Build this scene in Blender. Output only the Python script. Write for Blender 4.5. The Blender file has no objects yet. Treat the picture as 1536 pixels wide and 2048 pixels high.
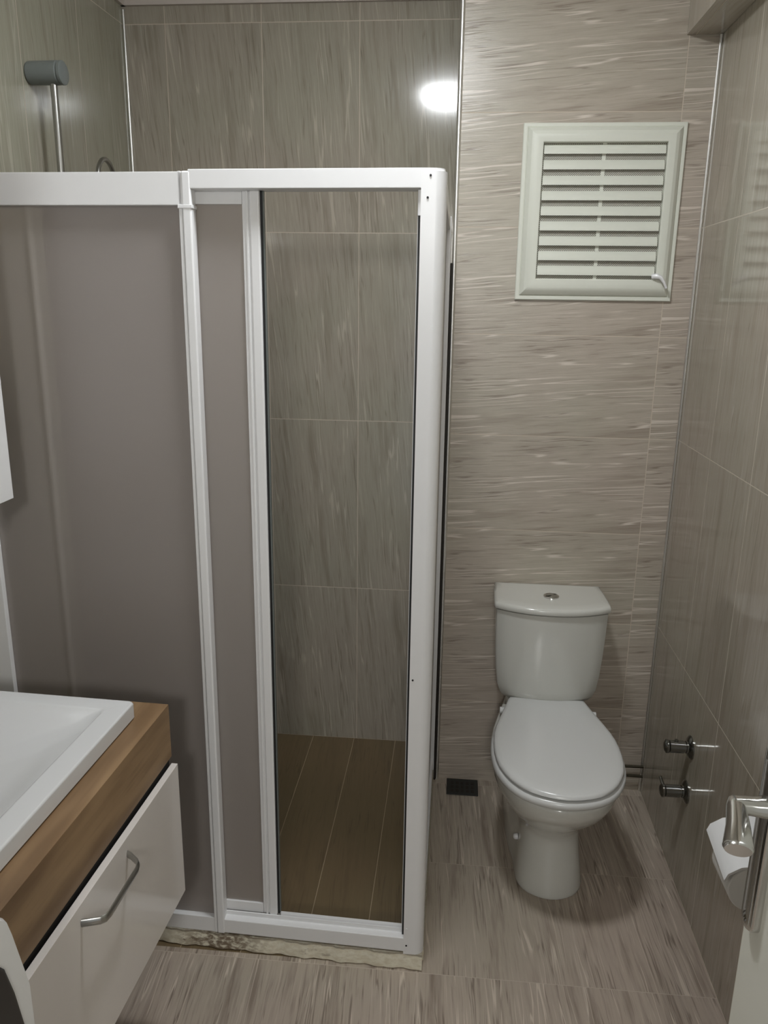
import bpy, bmesh, math, random
from mathutils import Vector, Matrix
random.seed(4)
PI = math.pi
scene = bpy.context.scene
C = scene.collection

# ------------------------------------------------------------------ camera
cam_d = bpy.data.cameras.new('camera'); cam = bpy.data.objects.new('camera', cam_d); C.objects.link(cam)
R_ = Vector((0.99569481, 0.09176314, 0.01309065)); U_ = Vector((-0.03607863, 0.2535804, 0.96664125)); F_ = Vector((-0.0853825, 0.96295197, -0.25579938))
cam.matrix_world = Matrix(((R_.x, U_.x, -F_.x, 0), (R_.y, U_.y, -F_.y, 0), (R_.z, U_.z, -F_.z, 1.5855), (0, 0, 0, 1)))
cam_d.sensor_fit = 'VERTICAL'; cam_d.sensor_height = 24.0; cam_d.sensor_width = 24.0
cam_d.lens = 1579.49 * 24.0 / 2048.0
cam_d.clip_start = 0.02
scene.camera = cam

# ------------------------------------------------------------------ world, lights, exposure
LAMP_E = 52.0
WORLD_E = 0.25
FILL_E = 25.0
w = bpy.data.worlds.new('world'); scene.world = w; w.use_nodes = True
w.node_tree.nodes['Background'].inputs[0].default_value = (0.93, 0.96, 1.0, 1)
w.node_tree.nodes['Background'].inputs[1].default_value = WORLD_E
vs = scene.view_settings
vs.view_transform = 'Standard'; vs.look = 'None'; vs.gamma = 1.0; vs.use_curve_mapping = False
vs.exposure = 1.24
fill = bpy.data.lights.new('fill_light', 'POINT'); fill.energy = FILL_E; fill.shadow_soft_size = 0.14; fill.color = (1.0, 0.985, 0.95)
ho = bpy.data.objects.new('fill_light', fill); C.objects.link(ho); ho.location = (0.03, -1.25, 2.05)   # unseen fill light, added beyond the doorway to brighten the near surfaces

# ------------------------------------------------------------------ measured room
YT, YS, XR, XL, XT = 2.417, 2.638, 0.669, -1.058, -0.018
HC = 2.50           # ceiling
YB = -0.75          # wall with the doorway, behind the viewer

# ------------------------------------------------------------------ material helpers
def s2l(c):
    return tuple((v / 12.92 if v <= 0.04045 else ((v + 0.055) / 1.055) ** 2.4) for v in [x / 255 for x in c]) + (1,)

class NT:
    def __init__(s, name):
        s.m = bpy.data.materials.new(name); s.m.use_nodes = True
        s.t = s.m.node_tree; s.b = s.t.nodes['Principled BSDF']; s.out = s.t.nodes['Material Output']
    def node(s, typ, **kw):
        n = s.t.nodes.new(typ)
        for k, v in kw.items(): setattr(n, k, v)
        return n
    def put(s, inp, v):
        if hasattr(v, 'is_output') or isinstance(v, bpy.types.NodeSocket): s.t.links.new(v, inp)
        else: inp.default_value = v
    def math(s, op, a, b=None, c=None, clamp=False):
        n = s.node('ShaderNodeMath', operation=op, use_clamp=clamp)
        s.put(n.inputs[0], a)
        if b is not None: s.put(n.inputs[1], b)
        if c is not None: s.put(n.inputs[2], c)
        return n.outputs[0]
    def mix(s, f, a, b, blend='MIX'):
        n = s.node('ShaderNodeMix', data_type='RGBA', blend_type=blend)
        s.put(n.inputs['Factor'], f); s.put(n.inputs[6], a); s.put(n.inputs[7], b)
        return n.outputs[2]
    def ramp(s, f, lo, hi, smooth=True):
        n = s.node('ShaderNodeMapRange', interpolation_type='SMOOTHSTEP' if smooth else 'LINEAR')
        s.put(n.inputs[0], f); n.inputs[1].default_value = lo; n.inputs[2].default_value = hi
        return n.outputs[0]
    def noise(s, vec, scale, detail=3, rough=0.55):
        n = s.node('ShaderNodeTexNoise'); s.put(n.inputs['Vector'], vec)
        n.inputs['Scale'].default_value = scale; n.inputs['Detail'].default_value = detail; n.inputs['Roughness'].default_value = rough
        return n.outputs[0]
    def xyz(s, x, y, z):
        n = s.node('ShaderNodeCombineXYZ'); s.put(n.inputs[0], x); s.put(n.inputs[1], y); s.put(n.inputs[2], z)
        return n.outputs[0]
    def pos(s):
        g = s.node('ShaderNodeNewGeometry'); x = s.node('ShaderNodeSeparateXYZ'); s.t.links.new(g.outputs['Position'], x.inputs[0])
        return x.outputs
    def bump(s, h, strength, dist=0.001):
        n = s.node('ShaderNodeBump'); n.inputs['Strength'].default_value = strength; n.inputs['Distance'].default_value = dist
        s.put(n.inputs['Height'], h); s.t.links.new(n.outputs[0], s.b.inputs['Normal'])

def tile_mat(name, ua, va, w, h, u0, v0, along, base, dark, light, grout, rough=0.14, g=0.0012, rnd=3.0, veins=0.8, skew=0.06, off=0.0, dk=1.0, ior=1.5, fine=1.0, bmp=0.0, bd=0.75, ln=0.5):
    """glazed tile with wood-like streaks. along: 'u' or 'v' = the direction the streaks run"""
    m = NT(name); P = m.pos()
    u = m.math('DIVIDE', m.math('SUBTRACT', P[ua], u0), w)
    v = m.math('DIVIDE', m.math('SUBTRACT', P[va], v0), h)
    iv = m.math('FLOOR', v)
    if off:
        u = m.math('ADD', u, m.math('MULTIPLY', iv, off))
    iu = m.math('FLOOR', u)
    lu = m.math('SUBTRACT', u, iu); lv = m.math('SUBTRACT', v, iv)
    du = m.math('MULTIPLY', m.math('MINIMUM', lu, m.math('SUBTRACT', 1.0, lu)), w)
    dv = m.math('MULTIPLY', m.math('MINIMUM', lv, m.math('SUBTRACT', 1.0, lv)), h)
    d = m.math('MINIMUM', du, dv)
    gm = m.math('SUBTRACT', 1.0, m.ramp(d, g * 0.8, g * 1.25))
    wn = m.node('ShaderNodeTexWhiteNoise'); m.put(wn.inputs['Vector'], m.xyz(iu, iv, 3.7))
    rr = m.math('MULTIPLY', wn.outputs['Value'], rnd)
    pu = m.math('MULTIPLY', lu, w); pv = m.math('MULTIPLY', lv, h)
    a, c = (pu, pv) if along == 'u' else (pv, pu)
    low = m.noise(m.xyz(m.math('MULTIPLY', a, 4.0), m.math('MULTIPLY', c, 9.0), rr), 1.0, 2)
    c2 = m.math('ADD', m.math('ADD', c, m.math('MULTIPLY', a, skew)), m.math('MULTIPLY', low, 0.016))
    broad = m.noise(m.xyz(m.math('MULTIPLY', a, 2.6), m.math('MULTIPLY', c2, 22.0), rr), 1.0, 3, 0.6)
    streak = m.noise(m.xyz(m.math('MULTIPLY', a, 5.0), m.math('MULTIPLY', c2, 150.0), rr), 1.0, 4, 0.62)
    fin = m.noise(m.xyz(m.math('MULTIPLY', a, 18.0), m.math('MULTIPLY', c2, 420.0), rr), 1.0, 3, 0.6)
    vn = m.noise(m.xyz(m.math('MULTIPLY', a, 1.6), m.math('MULTIPLY', c2, 42.0), m.math('ADD', rr, 5.1)), 1.0, 1.5, 0.5)
    gate = m.ramp(m.noise(m.xyz(m.math('MULTIPLY', a, 5.0), m.math('MULTIPLY', c, 20.0), m.math('ADD', rr, 9.3)), 1.0, 2), 0.47, 0.58)
    vein = m.math('MULTIPLY', m.math('SUBTRACT', 1.0, m.ramp(m.math('ABSOLUTE', m.math('SUBTRACT', vn, 0.5)), 0.003, 0.022)), gate)
    tone = m.noise(m.xyz(m.math('MULTIPLY', P[ua], 1.7), m.math('MULTIPLY', P[va], 1.7), 1.3), 1.0, 2)
    col = m.mix(m.ramp(tone, 0.35, 0.65), s2l(base), tuple(x * y for x, y in zip(s2l(base), (0.955, 1.0, 0.97, 1))))
    col = m.mix(m.math('MULTIPLY', m.ramp(broad, 0.50, 0.75), bd * dk), col, s2l(dark))
    col = m.mix(m.math('MULTIPLY', m.ramp(streak, 0.52, 0.78), 0.75 * dk), col, s2l(dark))
    col = m.mix(m.math('MULTIPLY', m.ramp(streak, 0.47, 0.22), 0.5 * dk), col, s2l(light))
    col = m.mix(m.math('MULTIPLY', m.ramp(fin, 0.5, 0.75), 0.28 * fine), col, s2l(dark))
    l2 = m.noise(m.xyz(m.math('MULTIPLY', a, 2.4), m.math('MULTIPLY', c2, 75.0), m.math('ADD', rr, 21.7)), 1.0, 2, 0.5)
    g2 = m.ramp(m.noise(m.xyz(m.math('MULTIPLY', a, 5.0), m.math('MULTIPLY', c, 16.0), m.math('ADD', rr, 31.3)), 1.0, 2), 0.46, 0.60)
    line = m.math('MULTIPLY', m.math('SUBTRACT', 1.0, m.ramp(m.math('ABSOLUTE', m.math('SUBTRACT', l2, 0.5)), 0.004, 0.03)), g2)
    col = m.mix(m.math('MULTIPLY', line, ln), col, tuple(x * 0.8 for x in s2l(dark)[:3]) + (1,))
    col = m.mix(m.math('MULTIPLY', vein, veins), col, s2l(light))
    col = m.mix(m.math('MULTIPLY', gm, 0.9), col, s2l(grout))
    m.put(m.b.inputs['Base Color'], col)
    m.put(m.b.inputs['Roughness'], m.math('ADD', rough, m.math('MULTIPLY', gm, 0.45)))
    m.b.inputs['IOR'].default_value = ior
    hgt = m.math('SUBTRACT', m.math('MULTIPLY', m.noise(m.xyz(P[0], P[1], P[2]), 9.0, 2), 0.25), m.math('MULTIPLY', gm, 1.0))
    if bmp: hgt = m.math('ADD', hgt, m.math('MULTIPLY', m.math('SUBTRACT', streak, m.math('MULTIPLY', line, 0.5)), bmp))
    m.bump(hgt, 0.35, 0.001)
    return m.m

def simple(name, col, rough=0.4, metal=0.0, var=0.05, scale=30, ior=1.5, coat=0.0, bump=0.0):
    m = NT(name)
    tc = m.node('ShaderNodeTexCoord')
    n = m.noise(tc.outputs['Object'], scale, 3)
    c = s2l(col)
    lo = tuple(x * (1 - var) for x in c[:3]) + (1,)
    m.put(m.b.inputs['Base Color'], m.mix(n, lo, c))
    m.b.inputs['Roughness'].default_value = rough; m.b.inputs['Metallic'].default_value = metal
    m.b.inputs['IOR'].default_value = ior; m.b.inputs['Coat Weight'].default_value = coat
    if bump: m.bump(n, bump, 0.001)
    return m.m

B_, D_, L_, G_ = (182, 171, 158), (146, 133, 120), (212, 202, 190), (202, 190, 174)
M = {}
M['tile_toilet'] = tile_mat('tile_toilet_wall', 0, 2, 0.60, 0.30, 0.584, 0.0, 'u', B_, (138, 124, 110), (222, 212, 200), G_, rough=0.30, rnd=0.35, veins=0.8, skew=-0.07, bmp=1.6, bd=0.45, ln=0.6)
M['tile_shower'] = tile_mat('tile_shower_wall', 0, 2, 0.30, 0.60, -0.326, 0.0, 'v', (168, 160, 147), (130, 122, 108), (204, 195, 181), G_, rough=0.12, rnd=5, veins=0.5, skew=0.09, dk=0.75)
M['tile_left'] = tile_mat('tile_left_wall', 1, 2, 0.30, 0.60, 2.040, 0.0, 'v', (166, 161, 146), (140, 134, 120), (200, 192, 178), G_, rough=0.12, rnd=5, veins=0.4, skew=0.05, dk=0.7)
M['tile_right'] = tile_mat('tile_right_wall', 1, 2, 0.30, 0.60, 2.107, 0.05 - 0.05, 'v', (172, 162, 149), (136, 126, 112), (206, 196, 183), (214, 204, 188), rough=0.10, ior=1.65, rnd=5, veins=0.4, skew=0.02, dk=0.8)
M['tile_duct'] = tile_mat('tile_duct_side', 1, 2, 0.30, 0.60, 2.417, 0.0, 'v', (168, 160, 147), (130, 122, 108), (204, 195, 181), G_, rough=0.12, rnd=5, veins=0.4)
M['tile_soffit'] = tile_mat('tile_soffit', 0, 1, 0.60, 0.30, 0.0, 2.417, 'v', (178, 168, 156), (156, 145, 133), (200, 190, 178), G_, rough=0.13, rnd=5, veins=0.4)
M['floor'] = tile_mat('floor_tile', 0, 1, 0.40, 0.40, -0.045, -0.015, 'v', (176, 162, 149), (126, 112, 100), (208, 196, 181), (188, 176, 162), rough=0.3, g=0.0010, rnd=4, veins=0.85, skew=0.05, dk=1.1, fine=0.4, ln=0.75)
M['shower_floor'] = tile_mat('shower_floor_tile', 0, 1, 0.155, 1.4, -0.335, 1.30, 'v', (116, 99, 74), (92, 77, 57), (130, 114, 90), (176, 160, 134), rough=0.3, g=0.0009, rnd=6, veins=0.1, dk=0.6, fine=0.6)
M['ceiling'] = simple('ceiling_paint', (225, 222, 214), 0.8)
M['plaster'] = simple('moulding_plaster', (205, 196, 188), 0.6)
M['white_alu'] = simple('white_lacquered_aluminium', (236, 236, 236), 0.3, var=0.03)
M['black_rubber'] = simple('black_rubber', (22, 22, 22), 0.5)
M['satin'] = simple('satin_silver_trim', (235, 235, 232), 0.38, 1.0, var=0.02)
M['chrome_dim_env'] = simple('dim_reflection_chrome', (140, 140, 136), 0.2, 1.0, var=0.05)  # chrome darkened in colour to stand for the dim surroundings it reflects
M['chrome'] = simple('chrome', (210, 210, 208), 0.12, 1.0, var=0.02)
M['chrome_worn'] = simple('brushed_chrome', (176, 176, 172), 0.28, 1.0, var=0.08, scale=200)
M['grey_plastic'] = simple('grey_plastic', (120, 126, 124), 0.35)
M['ceramic'] = simple('white_ceramic', (210, 210, 203), 0.12, var=0.015, coat=0.3)
M['seat_plastic'] = simple('white_seat_plastic', (212, 213, 211), 0.22, var=0.01)
M['vent_plastic'] = simple('vent_plastic', (222, 224, 212), 0.42, var=0.03)
M['dark'] = simple('dark_void', (18, 17, 15), 0.9)
M['basin'] = simple('basin_ceramic', (216, 217, 217), 0.16, var=0.01, coat=0.2)
M['white_gloss'] = simple('white_gloss_lacquer', (222, 216, 210), 0.12, var=0.01)
M['door_paint'] = simple('door_paint', (243, 243, 232), 0.35, var=0.02)
M['paper'] = simple('white_paper', (236, 236, 234), 0.8, var=0.03)
M['wm_white'] = simple('enamel_white', (232, 232, 230), 0.25)
M['wm_black'] = simple('black_glass', (26, 26, 27), 0.22)
M['drain'] = simple('dark_drain_metal', (42, 43, 40), 0.6, 0.0)
M['hose'] = simple('dark_braided_hose', (70, 64, 48), 0.4, 0.6, var=0.5, scale=300)
M['grime'] = simple('black_sealant', (38, 32, 24), 0.6, var=0.4, scale=60)
M['gap'] = simple('black_shadow_gap', (20, 18, 16), 0.8)

def wood_mat():
    m = NT('oak_laminate'); P = m.pos()
    v = m.xyz(m.math('MULTIPLY', P[0], 60.0), m.math('MULTIPLY', P[1], 4.0), m.math('MULTIPLY', P[2], 60.0))
    a = m.noise(v, 1.0, 4, 0.6); b = m.noise(m.xyz(m.math('MULTIPLY', P[0], 14.0), m.math('MULTIPLY', P[1], 2.0), m.math('MULTIPLY', P[2], 14.0)), 1.0, 3)
    col = m.mix(m.ramp(b, 0.35, 0.65), s2l((120, 94, 66)), s2l((156, 128, 95)))
    col = m.mix(m.math('MULTIPLY', m.ramp(a, 0.5, 0.8), 0.5), col, s2l((94, 68, 46)))
    m.put(m.b.inputs['Base Color'], col); m.b.inputs['Roughness'].default_value = 0.4
    return m.m
M['wood'] = wood_mat()

def frosted():
    m = NT('frosted_glass'); P = m.pos()
    m.b.inputs['Base Color'].default_value = s2l((214, 207, 202))
    n = m.noise(m.xyz(P[0], P[1], P[2]), 700.0, 2)
    m.b.inputs['Transmission Weight'].default_value = 0.68
    m.b.inputs['Roughness'].default_value = 0.36
    m.b.inputs['IOR'].default_value = 1.35
    m.bump(n, 0.15, 0.0005)
    return m.m
M['frost'] = frosted()

def kerb_mat():
    m = NT('stained_white_sill'); P = m.pos()
    v = m.xyz(P[0], P[1], m.math('MULTIPLY', P[2], 2.0))
    n1 = m.noise(v, 14.0, 5, 0.65); n2 = m.noise(v, 60.0, 4, 0.6)
    near = m.ramp(m.math('ABSOLUTE', m.math('ADD', P[0], 0.54)), 0.15, 0.02)
    st = m.math('ADD', m.math('MULTIPLY', m.ramp(n1, 0.60, 0.72), m.ramp(P[0], 0.0, -0.5)), m.math('MULTIPLY', near, m.ramp(n2, 0.35, 0.6)), clamp=True)
    seam = m.ramp(m.math('ABSOLUTE', m.math('SUBTRACT', P[2], m.math('ADD', 0.038, m.math('MULTIPLY', n2, 0.012)))), 0.006, 0.002)
    col = m.mix(m.ramp(n2, 0.3, 0.7), s2l((232, 227, 208)), s2l((214, 205, 182)))
    col = m.mix(m.math('MULTIPLY', st, 0.85), col, s2l((92, 68, 46)))
    col = m.mix(m.math('MULTIPLY', seam, 0.6), col, s2l((90, 78, 62)))
    m.put(m.b.inputs['Base Color'], col); m.b.inputs['Roughness'].default_value = 0.6
    m.bump(n2, 0.3, 0.002)
    return m.m
M['kerb'] = kerb_mat()

def mesh_screen():
    m = NT('insect_mesh'); P = m.pos()
    cell = 0.0052
    def saw(v):
        f = m.math('FRACT', m.math('DIVIDE', v, cell)); return m.math('ABSOLUTE', m.math('SUBTRACT', f, 0.5))
    a = m.math('ADD', P[0], P[2]); b = m.math('SUBTRACT', P[0], P[2])
    d = m.math('MAXIMUM', saw(a), saw(b))
    k = m.ramp(d, 0.33, 0.42)
    m.put(m.b.inputs['Base Color'], m.mix(k, s2l((80, 80, 72)), s2l((225, 223, 210))))
    m.b.inputs['Roughness'].default_value = 0.7
    return m.m
M['mesh'] = mesh_screen()

def lamp_mat():
    m = NT('lamp_diffuser')
    m.b.inputs['Base Color'].default_value = (0.9, 0.9, 0.9, 1)
    m.b.inputs['Emission Color'].default_value = (0.94, 0.97, 1.0, 1)
    m.b.inputs['Emission Strength'].default_value = LAMP_E
    return m.m
M['lamp'] = lamp_mat()

# ------------------------------------------------------------------ mesh helpers
def box(bm, x0, y0, z0, x1, y1, z1, bev=0.0, seg=2):
    x0, x1 = sorted((x0, x1)); y0, y1 = sorted((y0, y1)); z0, z1 = sorted((z0, z1))
    b2 = bmesh.new()
    bmesh.ops.create_cube(b2, size=1.0)
    for v in b2.verts: v.co = Vector(((x0 + x1) / 2 + v.co.x * (x1 - x0), (y0 + y1) / 2 + v.co.y * (y1 - y0), (z0 + z1) / 2 + v.co.z * (z1 - z0)))
    if bev: bmesh.ops.bevel(b2, geom=b2.edges[:], offset=bev, segments=seg, affect='EDGES', profile=0.5)
    me = bpy.data.meshes.new('t'); b2.to_mesh(me); bm.from_mesh(me); bpy.data.meshes.remove(me); b2.free()
    return bm

def B(*a, **k): return box(bmesh.new(), *a, **k)

def loft(bm, rings, cap0=True, cap1=True, close=True):
    R = [[bm.verts.new(p) for p in r] for r in rings]
    n = len(R[0])
    for i in range(len(R) - 1):
        for j in range(n if close else n - 1):
            k = (j + 1) % n
            bm.faces.new((R[i][j], R[i][k], R[i + 1][k], R[i + 1][j]))
    if cap0: bm.faces.new(list(reversed(R[0])))
    if cap1: bm.faces.new(R[-1])
    bmesh.ops.recalc_face_normals(bm, faces=bm.faces[:])
    return bm

def prism(bm, pts, d):
    """pts: planar 3D outline, d: extrusion vector"""
    d = Vector(d)
    return loft(bm, [[Vector(p) for p in pts], [Vector(p) + d for p in pts]])

def tube(bm, pts, r, n=12, rx=None, up=(0, 0, 1)):
    pts = [Vector(p) for p in pts]; rings = []
    for i, p in enumerate(pts):
        t = (pts[min(i + 1, len(pts) - 1)] - pts[max(i - 1, 0)]).normalized()
        a = t.cross(Vector(up))
        if a.length < 1e-4: a = t.cross(Vector((0, 1, 0)))
        a.normalize(); b = a.cross(t).normalized()
        rr = r[i] if isinstance(r, (list, tuple)) else r
        r2 = rr if rx is None else (rx[i] if isinstance(rx, (list, tuple)) else rx)
        rings.append([p + a * (r2 * math.cos(2 * PI * k / n)) + b * (rr * math.sin(2 * PI * k / n)) for k in range(n)])
    return loft(bm, rings)

def lathe(bm, prof, c, axis='z', n=32):
    """prof: list of (radius, height)"""
    rings = []
    for r, h in prof:
        r = max(r, 1e-4); ring = []
        for k in range(n):
            a = 2 * PI * k / n; p = (r * math.cos(a), r * math.sin(a))
            ring.append(Vector(c) + (Vector((p[0], p[1], h)) if axis == 'z' else Vector((h, p[0], p[1])) if axis == 'x' else Vector((p[0], h, p[1]))))
        rings.append(ring)
    return loft(bm, rings)

def smooth_by_angle(me, ang=35):
    for p in me.polygons: p.use_smooth = True
    try:
        me.set_sharp_from_angle(angle=math.radians(ang))
    except Exception:
        pass

ROOT = {}
def obj(name, bm, mat, parent=None, smooth=True, base=None, ang=35):
    off = Vector((0, 0, 0))
    if parent is not None:
        r = parent
        while r.parent: r = r.parent
        off = Vector(r.location)
    elif base is not None: off = Vector(base)
    for v in bm.verts: v.co -= off
    me = bpy.data.meshes.new(name); bm.to_mesh(me); bm.free()
    o = bpy.data.objects.new(name, me); C.objects.link(o)
    me.materials.append(M[mat] if isinstance(mat, str) else mat)
    if smooth:
        smooth_by_angle(me, ang)
        wn = o.modifiers.new('weighted_normals', 'WEIGHTED_NORMAL'); wn.keep_sharp = True; wn.weight = 80
    if parent is not None: o.parent = parent
    elif base is not None: o.location = off
    return o

def thing(name, label, cat, loc, group=None):
    o = bpy.data.objects.new(name, None); C.objects.link(o); o.location = loc; o.empty_display_size = 0.1
    o['label'] = label; o['category'] = cat
    if group: o['group'] = group
    return o

def struct(name, bm, mat, smooth=False):
    o = obj(name, bm, mat, smooth=smooth); o['kind'] = 'structure'; return o

# ------------------------------------------------------------------ the room
T = 0.10
struct('floor', box(box(bmesh.new(), -0.045, YB - T, -0.06, XR + T, YT, 0.0), XL - 0.2, YB - T, -0.06, -0.045, 1.60, 0.0), 'floor')
struct('floor_shower', B(XL - 0.2, 1.60, -0.06, -0.045, YS + T, 0.0), 'shower_floor')
struct('ceiling', B(XL - 0.2, YB - T, HC, XR + T, YS + T, HC + 0.06), 'ceiling')
struct('wall_back', B(XT, YT, -0.06, XR + T, YS + T, HC), 'tile_toilet')
struct('wall_shower', B(XL, YS, -0.06, XT, YS + T, HC), 'tile_shower')
struct('wall_duct', B(XT - 0.002, YT + 0.006, 0.0, XT, YS, HC), 'tile_duct')
LWK = math.tan(math.radians(2.0))
def lw(y): return XL + (y - YS) * LWK          # x of the left wall's face at depth y
struct('wall_left', prism(bmesh.new(), [(lw(YB - T), YB - T, -0.06), (lw(YS), YS, -0.06), (XL, YS + T, -0.06), (XL - T - 0.12, YS + T, -0.06), (XL - T - 0.12, YB - T, -0.06)], (0, 0, HC + 0.06)), 'tile_left')
struct('wall_right', B(XR, YB - T, -0.06, XR + T, YT, HC), 'tile_right')
bm = bmesh.new()                                    # wall behind the viewer with an open doorway
box(bm, XL - 0.13, YB - T, 0, -0.46, YB, HC); box(bm, 0.46, YB - T, 0, XR, YB, HC); box(bm, -0.46, YB - T, 2.08, 0.46, YB, HC)
struct('wall_front', bm, 'tile_toilet')
struct('wall_soffit', B(0.577, 0.6, 2.285, XR - 0.001, YT - 0.001, HC - 0.001), 'tile_soffit')

# corner trims
struct('trim_1', tube(bmesh.new(), [(XR - 0.004, YT - 0.004, 0.0), (XR - 0.004, YT - 0.004, 2.284)], 0.0042, 10), 'satin', True)
struct('trim_2', tube(bmesh.new(), [(XT - 0.001, YT - 0.001, 0.0), (XT - 0.001, YT - 0.001, HC)], 0.0068, 12), 'satin', True)
struct('trim_3', tube(bmesh.new(), [(XL + 0.004, YS - 0.004, 0.0), (XL + 0.004, YS - 0.004, 2.44)], 0.0042, 10), 'satin', True)
bm = bmesh.new()                                    # plaster cove along shower wall and left wall
def cove(bm, p0, p1, inward):
    i = Vector(inward); prof = [(0, 0.0), (0.012, 0.0), (0.016, 0.012), (0.034, 0.024), (0.046, 0.034), (0.05, 0.05), (0, 0.05)]
    loft(bm, [[Vector(p) + i * a + Vector((0, 0, b)) for a, b in prof] for p in (p0, p1)])
cove(bm, (XL, YS, 2.449), (XT, YS, 2.449), (0, -1, 0)); cove(bm, (XL, YS, 2.449), (lw(YB), YB, 2.449), (1, 0, 0))
struct('trim_4', bm, 'plaster')

# ------------------------------------------------------------------ ceiling lamp (above the frame; its reflection shows in the tiles)
LX, LY = -0.09, 1.42
t = thing('ceiling_lamp', 'round white ceiling lamp whose glow is mirrored in the shower wall tiles', 'lamp', (LX, LY, HC))
obj('lamp_base', lathe(bmesh.new(), [(0.02, 0), (0.12, 0), (0.12, -0.018), (0.02, -0.018)], (LX, LY, HC), 'z', 40), 'white_alu', t)
obj('lamp_shade', lathe(bmesh.new(), [(0.105, -0.0185), (0.105, -0.03), (0.09, -0.045), (0.05, -0.055), (0.001, -0.058)], (LX, LY, HC), 'z', 40), 'lamp', t)

# ------------------------------------------------------------------ shower enclosure
def E(bm):          # the front leans back slightly towards the left wall
    for v in bm.verts: v.co.y += (-0.035 - v.co.x) * 0.028
    return bm
FY = 1.594
t = thing('shower_enclosure', 'white framed corner shower enclosure with frosted panels and sliding door pushed left', 'shower enclosure', (-0.04, 1.60, 0.04))
bm = box(bmesh.new(), lw(1.61) + 0.002, FY + 0.002, 1.766, -0.548, FY + 0.045, 1.828, 0.002)
obj('top_rail', E(bm), 'white_alu', t)
bm = box(bmesh.new(), -0.535, FY, 1.796, -0.06, FY + 0.05, 1.832, 0.002)
obj('top_rail', E(bm), 'white_alu', t)
bm = box(bmesh.new(), lw(1.61) + 0.002, FY + 0.004, 0.045, -0.552, FY + 0.045, 0.088, 0.002)
obj('bottom_rail', E(bm), 'white_alu', t)
bm = box(bmesh.new(), -0.535, FY + 0.001, 0.048, -0.076, FY + 0.05, 0.088, 0.003)
box(bm, -0.535, FY + 0.02, 0.088, -0.076, FY + 0.024, 0.098)
obj('bottom_rail', E(bm), 'white_alu', t)
# post between fixed panel and opening: a rounded rib with a flat beside it
bm = box(bmesh.new(), -0.549, FY - 0.001, 0.046, -0.530, FY + 0.03, 1.829, 0.004, 3)
box(bm, -0.5565, FY + 0.002, 0.046, -0.5495, FY + 0.026, 1.829, 0.0015)
box(bm, -0.5575, FY - 0.002, 1.760, -0.528, FY + 0.03, 1.767, 0.001)
obj('middle_post', E(bm), 'white_alu', t)
obj('wall_profile', E(B(lw(1.61) + 0.002, FY + 0.004, 0.089, -1.024, FY + 0.04, 1.765, 0.002)), 'white_alu', t)
# corner post with a rounded outer corner
x0, x1, y0, y1, r = -0.0795, -0.031, FY - 0.001, FY + 0.046, 0.022
pts = [(x0, y1), (x0, y0)] + [(x1 - r + r * math.sin(a), y0 + r - r * math.cos(a)) for a in [PI / 2 * k / 10 for k in range(11)]] + [(x1, y1)]
bm = loft(bmesh.new(), [[Vector((x, y, z)) for x, y in pts] for z in (0.045, 1.826)])
top = [(x0, y1), (x0, y0)] + [(x1 - 0.004 - r + r * math.sin(a), y0 + 0.001 + r - r * math.cos(a)) for a in [PI / 2 * k / 10 for k in range(11)]] + [(x1 - 0.004, y1)]
loft(bm, [[Vector((x, y, z)) for x, y in top] for z in (1.826, 1.8315)])
post = obj('corner_post', bm, 'white_alu', t, ang=25)
for x, z in ((-0.062, 1.818), (-0.0665, 1.779), (-0.0725, 0.070), (-0.0725, 0.780)):
    obj('screw', lathe(bmesh.new(), [(0.0001, 0), (0.0022, 0), (0.0022, 0.002), (0.0001, 0.002)], (x, FY - 0.0022, z), 'y', 12), 'black_rubber', post)
obj('screw', lathe(bmesh.new(), [(0.0001, 0), (0.0026, 0), (0.0026, 0.002), (0.0001, 0.002)], (-0.0725, FY - 0.0022, 0.118), 'y', 12), 'white_alu', post)
obj('magnet_strip', E(B(-0.0845, FY + 0.012, 0.089, -0.0797, FY + 0.020, 1.750)), 'black_rubber', t)
obj('strip_cap', E(B(-0.0855, FY + 0.010, 1.748, -0.0797, FY + 0.022, 1.795, 0.001)), 'white_alu', t)
obj('edge_seal', E(B(-0.0862, FY + 0.0215, 0.089, -0.0847, FY + 0.026, 1.750)), 'white_alu', t)
bm = bmesh.new(); rings = []                        # acrylic sheet; vertical ridge added near the wall to catch a soft light line
for k in range(70):
    x = -1.024 + 0.29 * k / 68 if k < 69 else -0.555
    q = -0.0026 * math.exp(-((x + 0.884) / 0.0075) ** 2)
    rings.append([Vector((x, FY + 0.018 + q, 0.086)), Vector((x, FY + 0.022 + q, 0.086)), Vector((x, FY + 0.022 + q, 1.768)), Vector((x, FY + 0.018 + q, 1.768))])
loft(bm, rings)
obj('fixed_glass', E(bm), 'frost', t, ang=60)
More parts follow.
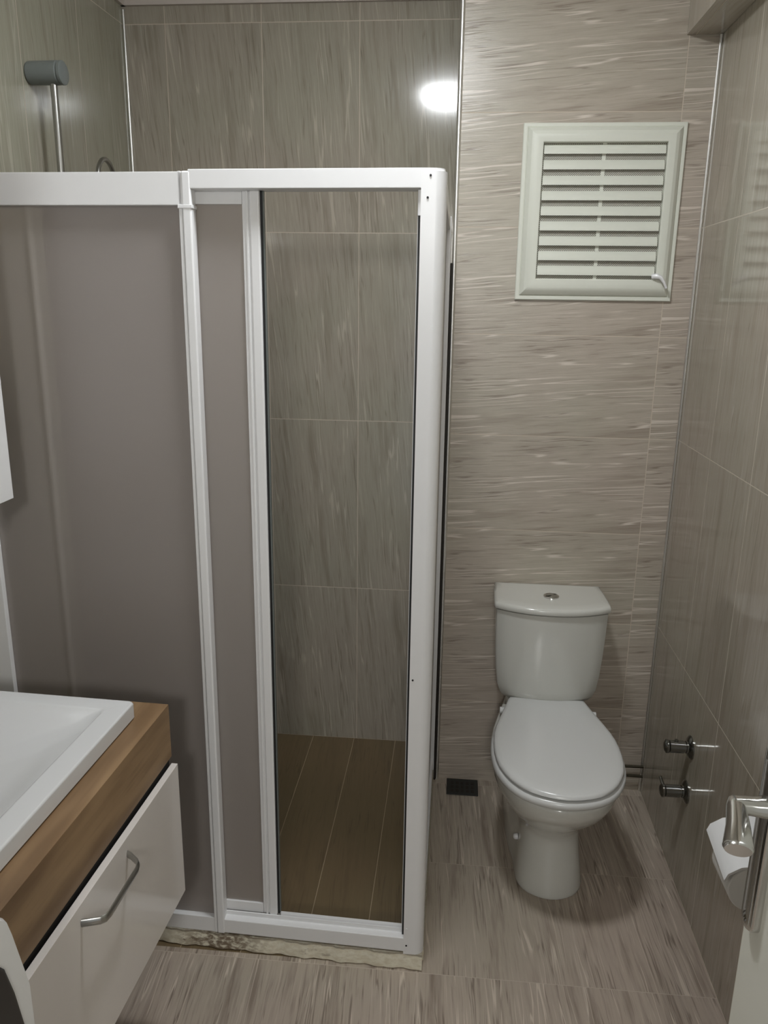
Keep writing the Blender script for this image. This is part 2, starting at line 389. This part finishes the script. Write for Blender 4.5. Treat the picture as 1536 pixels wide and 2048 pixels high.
# sliding door, behind the fixed panel
DY = FY + 0.028
d = obj('sliding_door', None or E(box(box(box(box(bmesh.new(),
     -0.436, DY, 0.095, -0.418, DY + 0.016, 1.798, 0.003), -0.420, DY - 0.004, 0.095, -0.399, DY + 0.02, 1.798, 0.004, 3),
     -0.86, DY + 0.001, 1.771, -0.436, DY + 0.016, 1.798, 0.001), -0.86, DY + 0.001, 0.095, -0.436, DY + 0.016, 0.122, 0.001)), 'white_alu', t)
bm = E(B(-0.4275, DY - 0.0035, 0.097, -0.4225, DY, 1.796, 0.001)); obj('stile_rib', bm, 'white_alu', d)
obj('door_glass', E(B(-0.86, DY + 0.006, 0.118, -0.434, DY + 0.010, 1.774)), 'frost', d)
obj('door_gasket', E(B(-0.3988, DY + 0.002, 0.097, -0.3945, DY + 0.012, 1.796)), 'black_rubber', d)
obj('gasket_lip', E(B(-0.3944, DY + 0.004, 0.097, -0.3925, DY + 0.014, 1.796)), 'grey_plastic', d)
# side panel running back to the tiled wall
sx0, sx1 = -0.062, -0.033
obj('side_top_rail', B(sx0, FY + 0.046, 1.790, sx1, YT - 0.004, 1.826, 0.002), 'white_alu', t)
obj('side_bottom_rail', B(sx0, FY + 0.046, 0.046, sx1, YT - 0.004, 0.088, 0.002), 'white_alu', t)
obj('side_glass', B(-0.046, FY + 0.044, 0.086, -0.042, YT - 0.028, 1.792), 'frost', t)
obj('rear_stile', B(sx0, YT - 0.030, 0.046, -0.030, YT - 0.003, 1.826, 0.002), 'white_alu', t)
obj('wall_seal', B(-0.0298, YT - 0.016, 0.0, -0.0235, YT - 0.004, 1.70, 0.002), 'grime', t)

# raised sill under the enclosure
def sill():
    bm = bmesh.new(); rings = []
    n = 90
    for i in range(n + 1):
        x = lw(1.61) + 0.002 + (-0.033 - lw(1.61) - 0.002) * i / n
        y = FY + (-0.035 - x) * 0.028
        jit = 0.0022 * math.sin(x * 61) + 0.0015 * math.sin(x * 143 + 1)
        f = y - 0.004 * min(1, max(0, (x + 0.9) / 0.8)) + jit
        rings.append([Vector((x, f + 0.004, -0.001)), Vector((x, f - 0.001, 0.004)), Vector((x, f - 0.0005, 0.026 + jit)), Vector((x, f + 0.003, 0.034)), Vector((x, f + 0.003, 0.0455)), Vector((x, y + 0.052, 0.0455)), Vector((x, y + 0.052, -0.001))])
    loft(bm, rings)
    box(bm, -0.066, FY + 0.03, -0.001, -0.030, YT - 0.001, 0.0455, 0.002)
    return bm
struct('trim_5', sill(), 'kerb', True)

# ------------------------------------------------------------------ shower rail and hose on the left wall
ry = 2.07
t = thing('shower_rail', 'chrome shower rail with grey cylindrical top bracket above the enclosure', 'shower rail', (XL, ry, 1.2))
obj('rail_bar', tube(bmesh.new(), [(-1.016, ry, 1.20), (-1.016, ry, 2.12)], 0.0088, 16), 'chrome_worn', t)
obj('top_bracket', lathe(bmesh.new(), [(0.001, 0), (0.024, 0), (0.0265, 0.004), (0.0275, 0.076), (0.025, 0.078), (0.025, 0.080), (0.0275, 0.082), (0.0275, 0.088), (0.023, 0.091), (0.001, 0.091)], (lw(ry) + 0.001, ry, 2.122), 'x', 32), 'grey_plastic', t)
obj('lower_bracket', lathe(bmesh.new(), [(0.001, 0), (0.0265, 0), (0.0265, 0.088), (0.023, 0.091), (0.001, 0.091)], (lw(ry) + 0.001, ry, 1.215), 'x', 32), 'grey_plastic', t)
pts = []
for k in range(25):
    a = PI * k / 24; pts.append((-1.0, 2.245 + 0.055 * -math.cos(a) + 0.06, 1.905 + 0.058 * math.sin(a)))
pts = [(-1.0, pts[0][1] - 0.0, 1.25)] + pts + [(-1.0, pts[-1][1], 1.30)]
o = obj('shower_hose', tube(bmesh.new(), pts, 0.0065, 12), 'chrome_worn', base=(-1.0, 2.30, 1.25))
o['label'] = 'curved chrome shower hose just peeking over the frosted panel'; o['category'] = 'shower hose'
obj('wall_outlet', lathe(bmesh.new(), [(0.001, 0), (0.016, 0), (0.016, 0.06), (0.001, 0.06)], (lw(2.25) + 0.001, 2.25, 1.25), 'x', 16), 'chrome_worn', o)

# ------------------------------------------------------------------ ventilation grille
vx0, vx1, vz0, vz1 = 0.160, 0.602, 1.600, 2.072
ox0, ox1, oz0, oz1 = 0.216, 0.551, 1.659, 2.020
t = thing('vent_grille', 'off-white plastic louvred ventilation grille set high in the tiled wall over the toilet', 'vent', ((vx0 + vx1) / 2, YT, vz0))
def frame_loop(bm, prof):
    rings = []
    for ins, dep in prof:           # inset from outer rim, protrusion from wall
        a = ins
        kx = (ox0 - vx0); kz = (oz0 - vz0)
        fx = lambda q: q
        rings.append([Vector((vx0 + a, YT - dep, vz0 + a * kz / kx)), Vector((vx1 - a * (vx1 - ox1) / kx, YT - dep, vz0 + a * kz / kx)),
                      Vector((vx1 - a * (vx1 - ox1) / kx, YT - dep, vz1 - a * (vz1 - oz1) / kx)), Vector((vx0 + a, YT - dep, vz1 - a * (vz1 - oz1) / kx))])
    loft(bm, rings, False, False)
    return bm
k = ox0 - vx0
bm = frame_loop(bmesh.new(), [(0, 0.0005), (0, 0.007), (0.002, 0.009), (0.010, 0.009), (0.0125, 0.0075), (0.014, 0.012), (0.024, 0.021), (0.034, 0.025), (k - 0.012, 0.0255), (k - 0.002, 0.0245), (k, 0.023), (k, 0.0005)])
bmesh.ops.bevel(bm, geom=[e for e in bm.edges if abs(e.verts[0].co.y - e.verts[1].co.y) < 0.012 and e.verts[0].co.x != e.verts[1].co.x and e.verts[0].co.z != e.verts[1].co.z and False], offset=0.001)
obj('vent_frame', bm, 'vent_plastic', t, ang=20)
obj('insect_screen', B(ox0, YT - 0.008, oz0, ox1, YT - 0.005, oz1), 'mesh', t, False)
obj('centre_rib', B((ox0 + ox1) / 2 - 0.005, YT - 0.0105, oz0, (ox0 + ox1) / 2 + 0.005, YT - 0.0081, oz1), 'vent_plastic', t)
pitch = (oz1 - oz0) / 9.0
for i in range(9):
    zc = oz0 + pitch * (i + 0.5)
    hh = 0.0128
    ring = []
    for q in range(9):              # curved blade, leaning out at the bottom
        s = -1 + 2 * q / 8
        ring.append((zc + 0.0035 - s * hh, 0.0135 + s * 0.0050 + 0.0026 * (1 - s * s)))
    sec = ring + [(z + 0.0003, dd - 0.0022) for z, dd in reversed(ring)]
    bm = loft(bmesh.new(), [[Vector((x, YT - dd, z)) for z, dd in sec] for x in (ox0 + 0.003, ox1 - 0.003)])
    obj('louvre', bm, 'vent_plastic', t, ang=50)
bm = tube(bmesh.new(), [(0.541, YT - 0.026, 1.668), (0.552, YT - 0.033, 1.668), (0.562, YT - 0.036, 1.665), (0.572, YT - 0.038, 1.652), (0.580, YT - 0.036, 1.636)], [0.0075, 0.0085, 0.0065, 0.0042, 0.0036], 10)
obj('lever', bm, 'white_alu', t)

# ------------------------------------------------------------------ toilet
TX = 0.310
def interp(tab, u):
    for (a, b), (c, d) in zip(tab, tab[1:]):
        if u <= c: return b + (d - b) * ((u - a) / (c - a) if c > a else 0)
    return tab[-1][1]
US = [0, 0.004, 0.012, 0.026, 0.045, 0.07, 0.10, 0.14, 0.19, 0.25, 0.32, 0.40, 0.48, 0.56, 0.64, 0.72, 0.80, 0.88, 0.94, 0.98, 1.0]
LID = [(0, 0), (0.004, 0.13), (0.012, 0.24), (0.026, 0.37), (0.045, 0.49), (0.07, 0.60), (0.10, 0.69), (0.14, 0.78), (0.19, 0.86), (0.25, 0.93), (0.32, 0.975), (0.40, 0.998), (0.48, 1.0), (0.56, 0.985), (0.64, 0.945), (0.72, 0.885), (0.80, 0.82), (0.88, 0.755), (0.94, 0.71), (0.98, 0.68), (1.0, 0.655)]
PED = [(0, 0), (0.004, 0.16), (0.012, 0.29), (0.026, 0.43), (0.045, 0.57), (0.07, 0.68), (0.10, 0.77), (0.14, 0.83), (0.19, 0.855), (0.25, 0.865), (0.32, 0.885), (0.40, 0.94), (0.48, 0.98), (0.56, 1.0), (0.80, 1.0), (0.94, 0.98), (0.98, 0.9), (1.0, 0.8)]
def egg(yf, yb, hw, z, mixp=0.0, cx=TX):
    L = []
    for u in US:
        a = interp(LID, u) * (1 - mixp) + interp(PED, u) * mixp
        L.append((yf + (yb - yf) * u, a * hw))
    right = [Vector((cx + a, y, z)) for y, a in L[1:]]
    left = [Vector((cx - a, y, z)) for y, a in reversed(L[1:])]
    return [Vector((cx, L[0][0], z))] + right + left
t = thing('toilet', 'white close-coupled ceramic toilet with closed lid against the tiled wall', 'toilet', (TX, 2.15, 0))
rings = [egg(1.868, 2.36, 0.108, 0.001, 1), egg(1.866, 2.36, 0.110, 0.012, 1), egg(1.872, 2.36, 0.106, 0.04, 1), egg(1.885, 2.36, 0.100, 0.09, 1), egg(1.898, 2.36, 0.096, 0.125, 1),
         egg(1.902, 2.36, 0.096, 0.155, 0.95), egg(1.893, 2.355, 0.101, 0.185, 0.85), egg(1.866, 2.35, 0.117, 0.216, 0.65), egg(1.825, 2.345, 0.138, 0.250, 0.4), egg(1.787, 2.34, 0.156, 0.285, 0.2),
         egg(1.762, 2.34, 0.166, 0.312, 0.05), egg(1.746, 2.34, 0.172, 0.338, 0), egg(1.739, 2.34, 0.1745, 0.362, 0), egg(1.742, 2.34, 0.173, 0.371, 0), egg(1.752, 2.335, 0.167, 0.375, 0)]
bowl = obj('bowl', loft(bmesh.new(), rings), 'ceramic', t, ang=60)
# rear platform that carries the cistern
def cist(hwb, hws, yside, yf, z, yb=2.412, n=10):
    pts = [Vector((TX - hwb, yb, z)), Vector((TX - hws * 0.99, yside + 0.09, z)), Vector((TX - hws, yside + 0.02, z))]
    for k in range(n + 1):
        s = -1 + 2 * k / n
        pts.append(Vector((TX + s * (hws - 0.004 if abs(s) > 0.99 else hws - 0.006), yf + (yside - yf) * abs(s) ** 2.3, z)))
    pts += [Vector((TX + hws, yside + 0.02, z)), Vector((TX + hws * 0.99, yside + 0.09, z)), Vector((TX + hwb, yb, z))]
    return pts
obj('cistern_shelf', loft(bmesh.new(), [cist(0.10, 0.105, 2.26, 2.235, 0.30), cist(0.112, 0.118, 2.25, 2.225, 0.36), cist(0.114, 0.12, 2.25, 2.225, 0.405)]), 'ceramic', t, ang=60)
rings = [cist(0.122, 0.118, 2.270, 2.245, 0.402), cist(0.134, 0.132, 2.258, 2.226, 0.409), cist(0.142, 0.143, 2.252, 2.216, 0.424), cist(0.149, 0.152, 2.247, 2.209, 0.45), cist(0.154, 0.158, 2.244, 2.205, 0.50),
         cist(0.157, 0.162, 2.242, 2.202, 0.56), cist(0.159, 0.165, 2.240, 2.199, 0.63), cist(0.160, 0.167, 2.238, 2.197, 0.702)]
obj('cistern', loft(bmesh.new(), rings), 'ceramic', t, ang=60)
obj('lid_gap', loft(bmesh.new(), [cist(0.157, 0.163, 2.241, 2.201, 0.702), cist(0.157, 0.163, 2.241, 2.201, 0.7055)]), 'gap', t)
rings = [cist(0.163, 0.169, 2.236, 2.192, 0.7055), cist(0.166, 0.1725, 2.232, 2.187, 0.709), cist(0.166, 0.1725, 2.232, 2.187, 0.719), cist(0.164, 0.170, 2.235, 2.190, 0.7245), cist(0.159, 0.164, 2.241, 2.197, 0.7275, 2.408), cist(0.14, 0.145, 2.262, 2.222, 0.7305, 2.39)]
lid = obj('cistern_lid', loft(bmesh.new(), rings), 'ceramic', t, ang=60)
fb = obj('flush_button', lathe(bmesh.new(), [(0.001, 0), (0.0235, 0), (0.0235, 0.003), (0.021, 0.0045), (0.0195, 0.003), (0.001, 0.0032)], (TX, 2.290, 0.7305), 'z', 32), 'chrome', t)
bm = bmesh.new()
for s in (0.4, -2.2):
    n = 14; pts = [Vector((TX + 0.0012 * math.cos(s + PI / 2), 2.288 + 0.0012 * math.sin(s + PI / 2), 0.7338))]
    for k in range(n + 1):
        a = s + PI * 0.94 * k / n + 0.09; pts.append(Vector((TX + 0.018 * math.cos(a), 2.288 + 0.018 * math.sin(a), 0.7338)))
    prism(bm, pts, (0, 0, 0.0022))
obj('button_half', bm, 'chrome_worn', fb)
# seat ring, cover, hinges
rings = [egg(1.755, 2.236, 0.162, 0.3750), egg(1.754, 2.236, 0.163, 0.3775), egg(1.737, 2.238, 0.173, 0.3778), egg(1.732, 2.240, 0.1765, 0.3785), egg(1.728, 2.240, 0.179, 0.387), egg(1.730, 2.240, 0.1775, 0.3965), egg(1.739, 2.238, 0.172, 0.3995), egg(1.752, 2.236, 0.163, 0.4000)]
obj('seat_ring', loft(bmesh.new(), rings), 'seat_plastic', t, ang=60)
rings = [egg(1.754, 2.232, 0.160, 0.4000), egg(1.752, 2.234, 0.162, 0.4025), egg(1.738, 2.238, 0.1695, 0.4030), egg(1.7325, 2.238, 0.172, 0.408), egg(1.7345, 2.236, 0.171, 0.4145), egg(1.742, 2.232, 0.167, 0.4190), egg(1.762, 2.222, 0.157, 0.4215), egg(1.82, 2.17, 0.12, 0.4232)]
obj('seat_cover', loft(bmesh.new(), rings), 'seat_plastic', t, ang=60)
for s in (-1, 1):
    obj('hinge', lathe(bmesh.new(), [(0.001, 0), (0.011, 0), (0.011, 0.03), (0.001, 0.03)], (TX + s * 0.128 - 0.015, 2.19, 0.394), 'x', 16), 'seat_plastic', t)
obj('bolt_cap', lathe(bmesh.new(), [(0.001, 0.008), (0.009, 0.008), (0.009, 0), (0.006, -0.004), (0.001, -0.005)], (TX - 0.094, 2.00, 0.098), 'x', 16), 'white_alu', t)

# ------------------------------------------------------------------ water valves and hoses
def valve(y, z, label, turned):
    t = thing('angle_valve', label, 'valve', (XR, y, z), 'chrome water valves on the right wall')
    def lx(prof, dy=0, dz=0): 
        bm = bmesh.new(); rings = []
        for r, h in prof:
            r = max(r, 1e-4); rings.append([Vector((XR - h, y + dy + r * math.cos(2 * PI * k / 28), z + dz + r * math.sin(2 * PI * k / 28))) for k in range(28)])
        return loft(bm, rings)
    obj('flange', lx([(0.001, 0.0005), (0.032, 0.0005), (0.032, 0.003), (0.027, 0.007), (0.017, 0.010), (0.001, 0.010)]), 'chrome_dim_env', t)
    obj('valve_body', lx([(0.001, 0.009), (0.017, 0.009), (0.017, 0.014), (0.0145, 0.015), (0.0145, 0.019), (0.017, 0.020), (0.017, 0.057), (0.014, 0.060), (0.001, 0.060)]), 'chrome_dim_env', t)
    obj('valve_cap', lx([(0.001, 0.060), (0.0185, 0.0605), (0.0185, 0.066), (0.012, 0.070), (0.001, 0.070)]), 'chrome_dim_env', t)
    if turned:
        obj('valve_lever', tube(bmesh.new(), [(XR - 0.062, y, z + 0.012), (XR - 0.068, y + 0.02, z + 0.03)], [0.005, 0.004], 10), 'chrome_dim_env', t)
    else:
        obj('valve_outlet', tube(bmesh.new(), [(XR - 0.040, y, z + 0.012), (XR - 0.040, y, z + 0.021)], 0.005, 10), 'chrome_dim_env', t)
    return t
valve(1.977, 0.431, 'upper chrome angle valve with round flange on the right wall', False)
valve(1.970, 0.299, 'lower chrome angle valve with round flange, lever turned up, on the right wall', True)
o = obj('water_hose', tube(bmesh.new(), [(0.40, 2.395, 0.112), (0.52, 2.398, 0.103), (0.60, 2.398, 0.101), (XR - 0.002, 2.400, 0.101)], 0.0047, 10), 'hose', base=(0.5, 2.398, 0.1))
o['label'] = 'upper of two dark hoses running behind the toilet to the right wall'; o['category'] = 'hose'
o = obj('water_hose', tube(bmesh.new(), [(0.40, 2.395, 0.075), (0.52, 2.397, 0.070), (0.63, 2.396, 0.068), (XR - 0.002, 2.398, 0.066)], 0.0047, 10), 'hose', base=(0.5, 2.398, 0.07))
o['label'] = 'lower of two dark hoses running behind the toilet to the right wall'; o['category'] = 'hose'

# ------------------------------------------------------------------ floor drain
t = thing('floor_drain', 'dark rectangular floor drain in the corner between enclosure and toilet', 'drain', (0.068, 2.37, 0))
obj('drain_frame', B(0.016, 2.322, 0.0, 0.122, 2.412, 0.004, 0.0018), 'drain', t)
bm = bmesh.new()
for i in range(5):
    for j in range(3):
        box(bm, 0.030 + i * 0.017, 2.336 + j * 0.022, 0.0036, 0.040 + i * 0.017, 2.350 + j * 0.022, 0.0046)
obj('drain_slots', bm, 'grime', t)

# ------------------------------------------------------------------ toilet paper holder (right wall)
t = thing('toilet_paper_holder', 'white covered toilet paper holder on the right wall behind the door handle', 'toilet paper holder', (XR, 1.41, 0.52))
prof = [(XR - 0.001, 0.585), (0.62, 0.584), (0.575, 0.576), (0.552, 0.560), (0.546, 0.545)]
inn = [(x + 0.003, z - 0.004) for x, z in reversed(prof)]
sec = prof + inn
obj('holder_cover', loft(bmesh.new(), [[Vector((x + (0.004 if k else 0.0), y, z - (0.030 if k else 0))) for x, z in sec] for k, y in ((0, 1.462), (1, 1.350))]), 'white_alu', t)
obj('paper_roll', lathe(bmesh.new(), [(0.018, 0), (0.050, 0), (0.052, 0.002), (0.052, 0.098), (0.050, 0.1), (0.018, 0.1)], (0.612, 1.352, 0.496), 'y', 36), 'paper', t)
obj('spindle', tube(bmesh.new(), [(0.612, 1.346, 0.496), (0.612, 1.458, 0.496)], 0.006, 12), 'chrome', t)

# ------------------------------------------------------------------ room door, open along the right wall
t = thing('room_door', 'open white door at the right edge with chrome handle', 'door', (0.44, 0.55, 0))
obj('door_leaf', B(0.42, 0.16, 0.008, 0.462, 0.947, 2.05, 0.0015), 'door_paint', t)
bm = bmesh.new()
n = 10; px0 = 0.420; yc = 0.917; hw = 0.0185; th = 0.012
outl = []
for k in range(n + 1):
    a = PI * k / n; outl.append((yc + hw * math.cos(a), 1.045 + hw * 0.8 * math.sin(a)))
for k in range(n + 1):
    a = PI + PI * k / n; outl.append((yc + hw * math.cos(a), 0.802 + hw * 0.8 * math.sin(a)))
def sc(s, x): return [Vector((x, yc + (y - yc) * s, 0.92 + (z - 0.92) * (1 - (1 - s) * 0.14))) for y, z in outl]
loft(bm, [sc(1, px0), sc(1, px0 - th * 0.7), sc(0.86, px0 - th), sc(0.5, px0 - th - 0.0012), sc(0.3, px0 - th + 0.0008)])
pl = obj('handle_plate', bm, 'chrome', t, ang=60)
obj('lever_neck', tube(bmesh.new(), [(px0 - th + 0.001, 0.912, 0.975), (px0 - th - 0.012, 0.912, 0.975), (px0 - th - 0.022, 0.912, 0.976), (0.370, 0.911, 0.976)], [0.0145, 0.0125, 0.012, 0.0125], 20), 'chrome', pl)
obj('lever_grip', tube(bmesh.new(), [(0.376, 0.924, 0.977), (0.374, 0.918, 0.977), (0.371, 0.906, 0.976), (0.362, 0.87, 0.973), (0.351, 0.836, 0.969), (0.350, 0.832, 0.968)], [0.004, 0.009, 0.0105, 0.0105, 0.0115, 0.010], 24, rx=[0.006, 0.010, 0.012, 0.0145, 0.0175, 0.0155]), 'chrome', pl)

# ------------------------------------------------------------------ vanity, slightly out of square with the room
ang = math.radians(2.35); AX, AY = -0.553, 1.392
def V(bm):
    ca, sa = math.cos(ang), math.sin(ang)
    for v in bm.verts:
        lx, ly = v.co.x, v.co.y           # local: x<0 towards the left wall, y<0 towards the viewer
        v.co.x = AX + lx * ca + ly * sa; v.co.y = AY - lx * sa + ly * ca
    return bm
VL = -0.60
t = thing('vanity_unit', 'wall-hung oak and white gloss vanity unit with one drawer, lower left', 'vanity', (-0.8, 1.1, 0.365))
obj('worktop', V(B(-0.477, VL, 0.682, 0.0, 0.0, 0.80, 0.0015)), 'wood', t)
obj('carcass', V(B(-0.475, VL + 0.004, 0.372, -0.004, -0.006, 0.681)), 'gap', t)
d = obj('drawer_front', V(B(0.0, VL, 0.362, 0.0135, -0.004, 0.669, 0.001)), 'white_gloss', t)
hy0, hy1, hz = -0.402, -0.243, 0.637
bm = V(tube(bmesh.new(), [(0.0132, hy0 - 0.002, hz), (0.022, hy0 + 0.001, hz), (0.040, hy0 + 0.008, hz), (0.046, hy0 + 0.014, hz), (0.048, hy0 + 0.026, hz), (0.047, hy1 - 0.034, hz), (0.044, hy1 - 0.022, hz), (0.038, hy1 - 0.014, hz), (0.022, hy1 - 0.002, hz), (0.0132, hy1 + 0.002, hz)], 0.0075, 12, rx=0.0032))
obj('drawer_handle', bm, 'chrome_worn', d)
# basin: shallow rectangular ceramic top with raised rim
t = thing('wash_basin', 'white rectangular ceramic basin sitting on the oak worktop', 'basin', (-0.8, 1.1, 0.80))
def rr(x0, y0, x1, y1, r, z, n=5):
    P = []
    for cx, cy, a0 in ((x1 - r, y1 - r, 0), (x0 + r, y1 - r, PI / 2), (x0 + r, y0 + r, PI), (x1 - r, y0 + r, 1.5 * PI)):
        for k in range(n + 1):
            a = a0 + PI / 2 * k / n; P.append(Vector((cx + r * math.cos(a), cy + r * math.sin(a), z)))
    return P
bx0, bx1, by0, by1 = -0.465, -0.042, -0.575, -0.058
rings = [rr(bx0 + .004, by0 + .004, bx1 - .004, by1 - .004, 0.008, 0.8003), rr(bx0, by0, bx1, by1, 0.010, 0.804), rr(bx0, by0, bx1, by1, 0.010, 0.8305), rr(bx0 + .0015, by0 + .0015, bx1 - .0015, by1 - .0015, 0.010, 0.8335), rr(bx0 + .004, by0 + .004, bx1 - .004, by1 - .004, 0.010, 0.8350),
         rr(bx0 + .034, by0 + .034, bx1 - .040, by1 - .034, 0.012, 0.8345), rr(bx0 + .039, by0 + .039, bx1 - .046, by1 - .039, 0.014, 0.831), rr(bx0 + .05, by0 + .05, bx1 - .062, by1 - .06, 0.03, 0.815), rr(bx0 + .10, by0 + .10, bx1 - .12, by1 - .12, 0.05, 0.803), rr(bx0 + .17, by0 + .17, bx1 - .19, by1 - .19, 0.04, 0.8012)]
obj('basin_body', V(loft(bmesh.new(), rings)), 'basin', t, ang=50)
obj('basin_drain', V(lathe(bmesh.new(), [(0.001, 0), (0.02, 0), (0.02, 0.003), (0.001, 0.003)], (-0.25, -0.32, 0.8012), 'z', 24)), 'chrome', t)

# ------------------------------------------------------------------ mirror cabinet on the left wall
t = thing('mirror_cabinet', 'white and oak wall cabinet cut off by the left edge of the photo', 'cabinet', (XL, 1.2, 1.187))
obj('cabinet_body', B(lw(1.524) + 0.001, 0.70, 1.192, -0.917, 1.524, 1.90, 0.001), 'wood', t)
obj('cabinet_door', B(-0.915, 0.70, 1.187, -0.900, 1.505, 1.905, 0.001), 'white_alu', t)

# ------------------------------------------------------------------ washing machine beside the vanity
t = thing('washing_machine', 'white appliance corner with round black door at the lower left edge', 'washing machine', (-0.78, 0.45, 0))
sec = [(0.757, 0.001), (0.757, 0.765), (0.749, 0.80), (0.735, 0.86), (0.728, 0.884), (0.715, 0.899), (0.69, 0.905), (0.16, 0.905), (0.15, 0.89), (0.15, 0.001)]
bm = loft(bmesh.new(), [[Vector((x, y, z)) for y, z in [(0.45 + (yy - 0.45) * s, 0.45 + (zz - 0.45) * s) for yy, zz in sec]] for x, s in ((XL + 0.01, 1), (-0.506, 1), (-0.500, 0.992))])
obj('machine_body', bm, 'wm_white', t, ang=40)
wd = [(0.742, 0.12), (0.742, 0.60), (0.740, 0.66), (0.734, 0.72), (0.722, 0.785), (0.709, 0.832), (0.695, 0.852), (0.670, 0.862), (0.22, 0.862), (0.19, 0.852), (0.18, 0.83), (0.18, 0.12)]
def wsc(s, x): return [Vector((x, 0.45 + (y - 0.45) * s, 0.45 + (z - 0.45) * s)) for y, z in wd]
obj('machine_door', loft(bmesh.new(), [wsc(1, -0.501), wsc(0.998, -0.4985), wsc(0.985, -0.4975)]), 'wm_black', t, ang=40)
